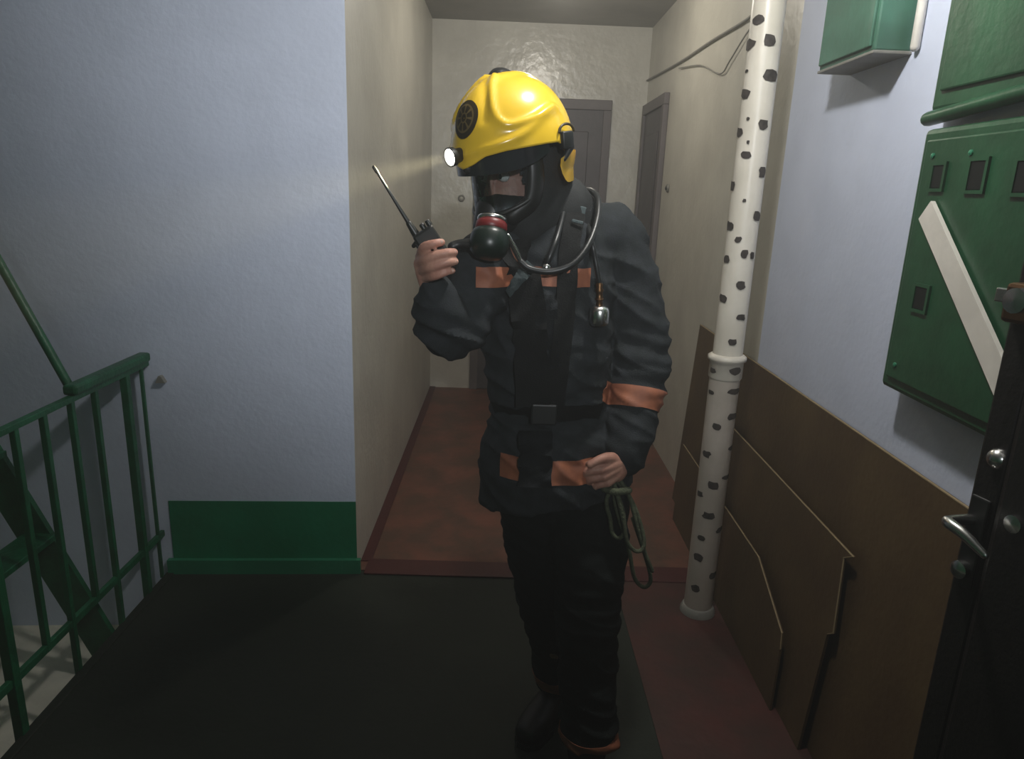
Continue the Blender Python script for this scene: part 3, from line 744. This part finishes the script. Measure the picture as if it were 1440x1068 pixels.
ridge1 = catmull([on_dome(*p) for p in ((697, 112), (692, 128), (693, 150), (701, 168), (715, 176), (735, 172), (755, 164), (775, 150))], 8)
ridge2 = catmull([on_dome(*p) for p in ((655, 218), (690, 207), (722, 196), (745, 182), (765, 163), (782, 152))], 8)
groove = catmull([on_dome(*p) for p in ((683, 122), (683, 145), (682, 168))], 8)
NPH, NTH = 144, 56
bm = bmesh.new(); rows = []
for i in range(NTH + 1):
    row = []
    for j in range(NPH):
        phi = -180 + 360 * j / NPH; rim = interp(abs(phi), RIM); th = 2 + (rim - 2) * i / NTH
        p = dome(phi, th); c = np.array([0, 0, HCZ - 0.02]); n = p - c; n /= np.linalg.norm(n)
        q = np.array([-abs(p[0]), p[1], p[2]])     # visible side is local -x; mirror for the other
        d = 0.0062 * math.exp(-(np.min(np.linalg.norm(ridge1 - q, axis=1)) / 0.0075) ** 2)
        d += 0.0050 * math.exp(-(np.min(np.linalg.norm(ridge2 - q, axis=1)) / 0.0085) ** 2)
        d -= 0.0040 * math.exp(-(np.min(np.linalg.norm(groove - q, axis=1)) / 0.008) ** 2)
        if th < 80: d += 0.007 * math.exp(-(p[0] / 0.03) ** 4) * min(1, max(0, (80 - th) / 25))
        row.append(bm.verts.new(hl(*(p + n * d))))
    rows.append(row)
top = bm.verts.new(hl(0, 0, HCZ + RZH + 0.007))
for j in range(NPH):
    bm.faces.new((top, rows[0][j], rows[0][(j + 1) % NPH]))
    for i in range(NTH): bm.faces.new((rows[i][j], rows[i + 1][j], rows[i + 1][(j + 1) % NPH], rows[i][(j + 1) % NPH]))
bmesh.ops.reverse_faces(bm, faces=bm.faces[:]); me = bpy.data.meshes.new('helmet'); bm.to_mesh(me); bm.free()
HELM = link('helmet', me, M_YEL, PER, True)
so = HELM.modifiers.new('shell', 'SOLIDIFY'); so.thickness = 0.006; so.offset = -1
HELM['label'] = 'yellow glossy helmet with raised side ridges'


def sub(name, bm, m, parent, smooth=True):
    o = obj(name, bm, m, None, smooth); o.parent = parent; o.matrix_parent_inverse = Matrix.Translation(-Vector(PER.location)) @ Matrix.Identity(4)
    return o


# parts under a mesh part: the part's own world matrix is identity, so plain parenting keeps world coordinates
def sub(name, bm, m, parent, smooth=True):
    o = obj(name, bm, m, None, smooth); o.parent = parent; return o


# neck guard flaps at the back
bm = bmesh.new(); g = []
for j in range(41):
    phi = 93 + (267 - 93) * j / 40; col = []; e0 = abs(phi - 180) / 87
    low = 124 - 16 * max(0, e0 - 0.82) ** 2 / 0.0324
    for i in range(13):
        th0 = 97 + 5 * max(0, e0 - 0.85) / 0.15; th = th0 + (low - th0) * i / 12; p = dome(phi if phi <= 180 else phi - 360, min(th, 112)); k = max(0, th - 112) / 90 * 0.21
        p = p + np.array([0, 0, -k]); p[:2] *= 1.035 - 0.25 * k; col.append(bm.verts.new(hl(*p)))
    g.append(col)
for a, b in zip(g[:-1], g[1:]):
    for i in range(12): bm.faces.new((a[i], a[i + 1], b[i + 1], b[i]))
bmesh.ops.solidify(bm, geom=bm.faces[:], thickness=0.006)
sub('neck_guard', bm, M_YEL, HELM)
# badge: dark disc with a raised wheel emblem
bc = on_dome(657, 169); bn = np.array([bc[0] / RXH ** 2, bc[1] / RYF ** 2, (bc[2] - HCZ) / RZH ** 2]); bn /= np.linalg.norm(bn)
bw, bnw = hl(*bc), bn @ HB
bu = np.cross(bnw, (0, 0, 1.0)); bu /= np.linalg.norm(bu); bv = np.cross(bu, bnw)
bm = bmesh.new(); _hb = bmesh.new(); _hb.from_mesh(HELM.data); HBV = BVHTree.FromBMesh(_hb)


def onshell(u, v, off):
    w = Vector(bw + bu * u + bv * v + bnw * 0.1); h, n, i, d = HBV.ray_cast(w, Vector(-bnw))
    if h is not None: return np.array(h) + bnw * off
    return _onshell(u, v, off)


def _onshell(u, v, off):
    w = bw + bu * u + bv * v; l = tolocal(w); d = l - np.array([0, 0, HCZ]); S = np.array([RXH, RYF, RZH]); k = 1 / np.linalg.norm(d / S)
    x = np.array([0, 0, HCZ]) + d * k; nn = d / S ** 2; nn /= np.linalg.norm(nn); return hl(*(x + nn * off))


def disc(bm, r0, r1, off, n=28, ecc=1.3, a0=0.0, a1=2 * math.pi, th=0.002):
    full = abs(a1 - a0 - 2 * math.pi) < 1e-6; ang = np.linspace(a0, a1, n, endpoint=not full)
    fi, fo = [], []
    grid = [[bm.verts.new(onshell(r * math.cos(a), r * ecc * math.sin(a), off)) for a in ang] for r in np.linspace(r0, r1, 5)]
    m = len(ang); F = []
    for p, q in zip(grid[:-1], grid[1:]):
        for j in range(m if full else m - 1): F.append(bm.faces.new((p[j], p[(j + 1) % m], q[(j + 1) % m], q[j])))
    return F


disc(bm, 0.0008, 0.030, 0.0035, 32); bmesh.ops.solidify(bm, geom=bm.faces[:], thickness=0.003)
sub('badge', bm, M_BADGE, HELM)
bm = bmesh.new(); disc(bm, 0.0195, 0.0225, 0.0052, 32); disc(bm, 0.0060, 0.0085, 0.0052, 20)
for k in range(8):
    a = math.pi / 4 * k; disc(bm, 0.0085, 0.0195, 0.0052, 3, 1.3, a - 0.11, a + 0.11)
bmesh.ops.solidify(bm, geom=bm.faces[:], thickness=0.002)
sub('badge_emblem', bm, M_BADGE2, HELM)
# top vent
bm = bmesh.new(); t0 = tolocal(at(706, 101, 1.62)); 
_vc = np.array([0, 0, HCZ]); _vp = [on_dome(*p) for p in ((689, 110), (697, 103), (707, 101), (719, 105))]
sweep(bm, [hl(*(_vc + (p - _vc) * 1.022)) for p in _vp], [(0.010, 0.003), (0.015, 0.004), (0.015, 0.004), (0.009, 0.003)], n=12, ref=rgt)
sub('top_vent', bm, M_BLACK, HELM)
# side bracket (camera side)
for s in (-1, 1):
    c = dome(s * 103, 88); c[0] *= 1.03
    mt = Matrix((( *HB[:, 0], 0), (*HB[:, 1], 0), (*HB[:, 2], 0), (0, 0, 0, 1)))
    B4 = Matrix(((HB[0][0], HB[1][0], HB[2][0], HC[0]), (HB[0][1], HB[1][1], HB[2][1], HC[1]), (HB[0][2], HB[1][2], HB[2][2], HC[2]), (0, 0, 0, 1)))
    bm = bbox((c[0] - 0.008, c[1] - 0.016, c[2] - 0.016), (c[0] + 0.008, c[1] + 0.016, c[2] + 0.020), 0.004, B4)
    sweep(bm, [hl(c[0], c[1] - 0.012, c[2] - 0.012), hl(c[0] * 0.97, c[1] + 0.008, c[2] - 0.035)], [0.008, 0.006], n=10)
    sub('side_bracket', bm, M_BLACK, HELM)
    bm = bmesh.new(); arc = [hl(c[0] * 1.0 + s * 0.002, c[1] + 0.022 * math.cos(a), c[2] + 0.018 + 0.016 * math.sin(a)) for a in np.linspace(0.1, math.pi - 0.1, 9)]
    sweep(bm, arc, 0.0028, n=8); sub('bracket_arc', bm, M_BADGE, HELM)
# smoked half visor under the brim
bm = bmesh.new(); g = []
for j in range(41):
    phi = -84 + 168 * j / 40; e0 = abs(phi) / 84; low = 107 - 13 * e0 ** 4; col = []
    for i in range(9):
        th = 84 + (low - 84) * i / 8; k = (th - 90) / 90; s, c = math.sin(math.radians(phi)), math.cos(math.radians(phi))
        r = 0.945 - 0.0 * k; col.append(bm.verts.new(hl(RXH * r * s, RYF * r * c, HCZ - k * 0.23)))
    g.append(col)
for a, b in zip(g[:-1], g[1:]):
    for i in range(8): bm.faces.new((a[i], a[i + 1], b[i + 1], b[i]))
bmesh.ops.solidify(bm, geom=bm.faces[:], thickness=0.003)
sub('half_visor', bm, M_SMOKED, HELM)
# headlamp on the far front side of the brim
lp = np.array(at(634, 221, 1.515)); bd = np.array([-0.72, -0.62, -0.24]); bd /= np.linalg.norm(bd)
HLAMP = sub('headlamp', lathe([(0.010, -0.062), (0.014, -0.055), (0.0145, -0.014), (0.019, -0.006), (0.0195, 0.004), (0.017, 0.004), (0.016, -0.002)], lp, bd, 24), M_BLACK, HELM)
sub('lamp_lens', lathe([(0.0165, -0.001), (0.016, 0.002), (0.010, 0.005), (0.001, 0.006)], lp, bd, 24), M_LENS, HELM)
sub('lamp_clamp', tube([lp - bd * 0.035 + np.array([0.004, 0, 0.0]), lp - bd * 0.03 + (0.012, 0.0, -0.028)], [0.011, 0.0125], n=14), M_BLACK, HELM)
sl = bpy.data.lights.new('headlamp_beam', 'SPOT'); sl.energy = HEADLAMP_POWER; sl.spot_size = math.radians(17); sl.spot_blend = 0.6; sl.shadow_soft_size = 0.012; sl.color = (1.0, 0.86, 0.52)
so_ = bpy.data.objects.new('headlamp_beam', sl); COL.objects.link(so_); so_.location = lp + bd * 0.012
so_.rotation_euler = Vector(-bd).to_track_quat('Z', 'Y').to_euler()

# ---------------- breathing mask
MASK_C = (0, 0.012, -0.03)
bm = bmesh.new(); g = []
# rubber body: closed shell from the seal to the front, open where the visor sits
ell(bm, hl(0, 0.03, -0.078), (0.066, 0.080, 0.062), HB)
sweep(bm, [hl(0, 0.085, -0.075), hl(0, 0.112, -0.105)], [0.042, 0.030], n=20)
mk = remeshed(bm, 0.005, 4, 'face_mask')
MASK = link('face_mask', mk, M_BLACK, PER, True)
# visor seal frame + clear panoramic visor
RV = 0.108; VC = np.array([0, 0.006, 0.0])
vis = lambda phi, z: VC + np.array([RV * 0.86 * math.sin(math.radians(phi)), RV * math.cos(math.radians(phi)), z])
def vlow(phi): return -0.078 + 0.038 * (abs(phi) / 75) ** 2.2
def vtop(phi): return 0.058 - 0.016 * (abs(phi) / 75) ** 3
bm = bmesh.new(); g = []
for j in range(37):
    phi = -75 + 150 * j / 36; g.append([bm.verts.new(hl(*vis(phi, vlow(phi) + (vtop(phi) - vlow(phi)) * i / 10))) for i in range(11)])
for a, b in zip(g[:-1], g[1:]):
    for i in range(10): bm.faces.new((a[i], a[i + 1], b[i + 1], b[i]))
bmesh.ops.solidify(bm, geom=bm.faces[:], thickness=0.0025)
sub('mask_visor', bm, M_GLASS, MASK)
loop = [vis(p, vlow(p)) for p in np.linspace(-75, 75, 25)] + [vis(p, vtop(p)) for p in np.linspace(75, -75, 25)]
loop.append(loop[0])
bm = bmesh.new(); sweep(bm, [hl(*p) for p in loop], 0.0052, n=8, k=2, round_caps=False)
sub('visor_frame', bm, M_BLACK, MASK)
bm = bmesh.new()      # flange between frame and hood on each side
for s in (-1, 1):
    sweep(bm, [hl(s * 0.083, 0.03, 0.05), hl(s * 0.088, 0.03, 0.0), hl(s * 0.078, 0.04, -0.055), hl(s * 0.05, 0.075, -0.085)], [(0.012, 0.02), (0.012, 0.022), (0.014, 0.022), (0.016, 0.02)], n=14, ref=rgt)
sub('mask_seal', bm, M_BLACK, MASK)
# demand valve: silver rim, red ring, dark green dome with ribs
v0 = np.array(at(692, 309, 1.50)); vax = np.array([-0.08, -0.36, -0.93]); vax /= np.linalg.norm(vax)
sub('valve_rim', lathe([(0.024, -0.006), (0.030, -0.004), (0.0315, 0.0), (0.030, 0.004), (0.026, 0.006)], v0, vax, 32), M_STEEL, MASK)
sub('valve_ring', lathe([(0.029, 0.004), (0.0325, 0.008), (0.0335, 0.020), (0.031, 0.024)], v0, vax, 32), M_REDR, MASK)
pr = [(0.030, 0.022), (0.036, 0.026), (0.0405, 0.036), (0.0415, 0.055), (0.038, 0.070), (0.028, 0.081), (0.012, 0.086), (0.001, 0.087)]
sub('demand_valve', lathe(pr, v0, vax, 32), M_VALVE, MASK)
bm = bmesh.new(); sweep(bm, [v0 + vax * 0.055 + np.array([-0.03, 0.01, 0.0]), v0 + vax * 0.052 + np.array([-0.062, 0.012, -0.004]), v0 + vax * 0.056 + np.array([-0.076, 0.012, -0.006])], [0.014, 0.010, 0.011], n=12)
sub('valve_lever', bm, M_BLACK, MASK)
cn0, cn1, cn2 = v0 + vax * 0.036 + np.array([0.036, -0.004, 0.002]), at(724, 353, 1.50), at(731, 367, 1.505)
sub('hose_connector', sweep(bmesh.new(), [cn0, cn1, cn2], [0.0065, 0.0085, 0.0065], n=12), M_STEEL, MASK)

# ---------------- harness, hoses and gauge of the breathing apparatus
jb = bmesh.new(); jb.from_mesh(jk); jb.normal_update(); BV = BVHTree.FromBMesh(jb)


def hug(px, py, off=0.008):
    r = Vector(ray(px, py)); h, n, i, d = BV.ray_cast(Vector(CPOS), r)
    if h is None: return np.array(at(px, py, 1.55))
    return np.array(h - r * off)


def ribbon(name, pts, w, m, off=0.006, thick=0.003):
    P = catmull([hug(px, py, off) for px, py in pts], 5); bm = bmesh.new(); L, T = [], np.gradient(P, axis=0)
    for p, t in zip(P, T):
        t /= np.linalg.norm(t); h, n, i, d = BV.find_nearest(Vector(p)); n = np.array(n); s = np.cross(t, n); s /= np.linalg.norm(s)
        L.append([bm.verts.new(p + s * w * k) for k in (-0.5, -0.17, 0.17, 0.5)])
    for a, b in zip(L[:-1], L[1:]):
        for k in range(3): bm.faces.new((a[k], b[k], b[k + 1], a[k + 1]))
    bmesh.ops.solidify(bm, geom=bm.faces[:], thickness=thick)
    return obj(name, bm, m, PER, True)


ribbon('shoulder_strap', [(812, 285), (806, 320), (800, 360), (797, 410), (792, 470), (785, 530), (780, 572)], 0.045, M_WEB, 0.012, 0.008)
ribbon('shoulder_strap', [(722, 338), (728, 362), (736, 395), (744, 450), (748, 520), (750, 572)], 0.080, M_WEB, 0.012, 0.008)
ribbon('grey_strap', [(748, 372), (730, 392), (714, 414)], 0.030, M_GREYSTRAP, 0.024)
ribbon('waist_belt', [(694, 576), (720, 580), (760, 583), (800, 582), (846, 578)], 0.045, M_WEB, 0.010, 0.005)
bm = bbox((-0.03, -0.006, -0.025), (0.03, 0.006, 0.025), 0.004, Matrix.Translation(Vector(hug(765, 583, 0.018)))); obj('belt_buckle', bm, M_BLACK, PER)
ribbon('storm_flap', [(768, 415), (769, 470), (770, 520), (770, 566)], 0.05, M_COAT, 0.004, 0.003)
# jacket hem flap hanging at centre, dark panel that interrupts the hem band
ribbon('hem_flap', [(753, 606), (753, 640), (752, 686)], 0.082, M_COAT, 0.022, 0.005)


def hose(name, pts, r, m=M_HOSE, **kw): return obj(name, tube([at(*p) if len(p) == 3 else hug(p[0], p[1], r * 1.3) for p in pts], r, n=12, **kw), m, PER, True)


hose('air_hose', [(731, 367, 1.505), (745, 378, 1.50), (775, 382, 1.495), (806, 371, 1.50), (828, 343, 1.53), (840, 308, 1.58), (841, 281, 1.63), (832, 269, 1.68), (818, 271, 1.74), (808, 290, 1.80)], 0.0072)
hose('pressure_hose', [(806, 262, 1.78), (797, 262, 1.70), (792, 300, 1.60), (783, 335, 1.53), (774, 358, 1.51), (769, 372, 1.51)], 0.0065)
hose('gauge_hose', [(822, 300, 1.70), (831, 335, 1.565), (837, 365, 1.55), (843, 398, 1.55)], 0.006)
obj('hose_end', lathe([(0.006, 0), (0.009, 0.003), (0.009, 0.014), (0.006, 0.018)], at(769, 371, 1.51), (-0.1, 0, -1), 14), M_STEEL, PER, True)
g0 = np.array(at(843, 398, 1.55)); ga = np.array([0.06, -0.02, -1.0])
GA = obj('pressure_gauge', lathe([(0.012, 0.050), (0.020, 0.055), (0.0225, 0.062), (0.0225, 0.088), (0.019, 0.094), (0.001, 0.095)], g0, ga, 28), M_STEEL, PER, True)
o = obj('gauge_fitting', lathe([(0.006, 0), (0.0085, 0.004), (0.0065, 0.010), (0.010, 0.016), (0.0075, 0.022), (0.0075, 0.032), (0.010, 0.036), (0.0065, 0.042), (0.009, 0.052)], g0, ga, 18), M_BRASS, None, True); o.parent = GA
# silver harness buckles on the shoulder
for (px, py, w, h) in ((815, 298, 0.013, 0.026), (812, 312, 0.013, 0.007)):
    p = hug(px, py, 0.022); obj('harness_buckle', bbox((-w, -0.003, -h / 2), (w, 0.003, h / 2), 0.002, Matrix.Translation(Vector(p)) @ Matrix.Rotation(0.2, 4, 'Y')), M_GREYSTRAP, PER)
# back frame and cylinder
obj('back_plate', bbox((-0.13, -0.012, -0.28), (0.13, 0.012, 0.28), 0.01, Matrix.Translation(Vector(at(790, 470, 1.88)))), M_BLACK, PER)
cy = np.array(at(795, 470, 1.97)); obj('air_cylinder', lathe([(0.02, -0.29), (0.045, -0.27), (0.068, -0.23), (0.07, 0.18), (0.06, 0.225), (0.03, 0.25), (0.02, 0.27), (0.02, 0.30)], cy, (0, 0.05, 1), 28), M_YEL, PER, True)
jb.free()

# fingernails on the raised hand
for f in fing:
    tip, dip = f[3], f[2]; d = (tip - dip) / np.linalg.norm(tip - dip); c = tip - d * 0.001 + np.array([0, -0.0075, 0.001])
    bm = bmesh.new(); ell(bm, c, (0.0052, 0.0016, 0.0042), None, 10); obj('fingernail', bm, M_NAIL, PER, True)

# ================================================================== THINGS HELD
# radio
ra = at(618, 362, 1.405); rb = at(591, 321, 1.40); raxis = (rb - ra) / np.linalg.norm(rb - ra); rbot = ra - raxis * 0.035
side = -np.cross(raxis, (0, 1.0, 0)); side /= np.linalg.norm(side); face = np.cross(side, raxis)
R4 = Matrix(((side[0], face[0], raxis[0], rbot[0]), (side[1], face[1], raxis[1], rbot[1]), (side[2], face[2], raxis[2], rbot[2]), (0, 0, 0, 1)))
e = empty('handheld_radio', rbot); tag(e, 'black handheld radio with a long thin antenna in the raised hand', 'radio')
RL = 0.097
obj('radio_body', bbox((-0.022, -0.014, 0), (0.022, 0.014, RL), 0.005, R4), M_RADIO, e, False)
rp = lambda u, v, w: np.array((R4 @ Vector((u, v, w)))[:])
obj('antenna_base', tube([rp(-0.014, 0, RL - 0.004), rp(-0.0135, 0, RL + 0.024)], [0.0085, 0.006], n=14), M_RADIO, e, True)
at_tip = np.array(at(530, 242, 1.39)); an0 = rp(-0.0135, 0, RL + 0.02)
obj('antenna', tube([an0, an0 * 0.5 + at_tip * 0.5, at_tip], [0.0046, 0.0032, 0.0026], n=10), M_RADIO, e, True)
obj('antenna_tip', tube([at_tip, at_tip + (at_tip - an0) / np.linalg.norm(at_tip - an0) * 0.010], [0.0036, 0.0036], n=10), M_RADIO, e, True)
for u in (0.006, 0.019): obj('control_knob', lathe([(0.0055, 0), (0.0055, 0.010), (0.0045, 0.012), (0.001, 0.0125)], rp(u, 0, RL - 0.001), raxis, 14), M_RADIO, e, True)
obj('side_key', bbox((-0.027, -0.007, 0.050), (-0.021, 0.007, 0.082), 0.003, R4), M_RADIO, e)
obj('side_clip', tube([rp(-0.022, -0.004, 0.082), rp(-0.031, -0.006, 0.080)], [0.0055, 0.0045], n=10), M_RADIO, e, True)

# rope hanging from the low fist
e = empty('rope_bundle', at(868, 690, 1.575)); tag(e, 'olive rope loops hanging from the lowered fist', 'rope')
rad = 0.0052
for pts in ([(866, 672, 1.578), (853, 704, 1.56), (858, 730, 1.555), (861, 750, 1.553), (870, 757, 1.552), (878, 748, 1.556), (876, 720, 1.560), (870, 700, 1.568), (862, 676, 1.575)],
            [(862, 674, 1.57), (870, 704, 1.553), (877, 735, 1.548), (882, 762, 1.547), (893, 775, 1.547), (904, 772, 1.550), (905, 755, 1.558), (895, 720, 1.57), (882, 694, 1.58), (866, 676, 1.585)],
            [(872, 676, 1.582), (884, 696, 1.575), (895, 735, 1.565), (906, 775, 1.558), (917, 803, 1.556)],
            [(860, 678, 1.582), (868, 720, 1.57), (884, 772, 1.562), (892, 812, 1.562), (905, 826, 1.562), (915, 816, 1.566), (908, 784, 1.57), (890, 730, 1.58)]):
    obj('rope_strand', tube(A(*pts), rad, n=10, k=6), M_ROPE, e, True)
obj('rope_wrap', tube(A((850, 688, 1.565), (866, 692, 1.552), (884, 690, 1.566)), 0.009, n=10), M_ROPE, e, True)
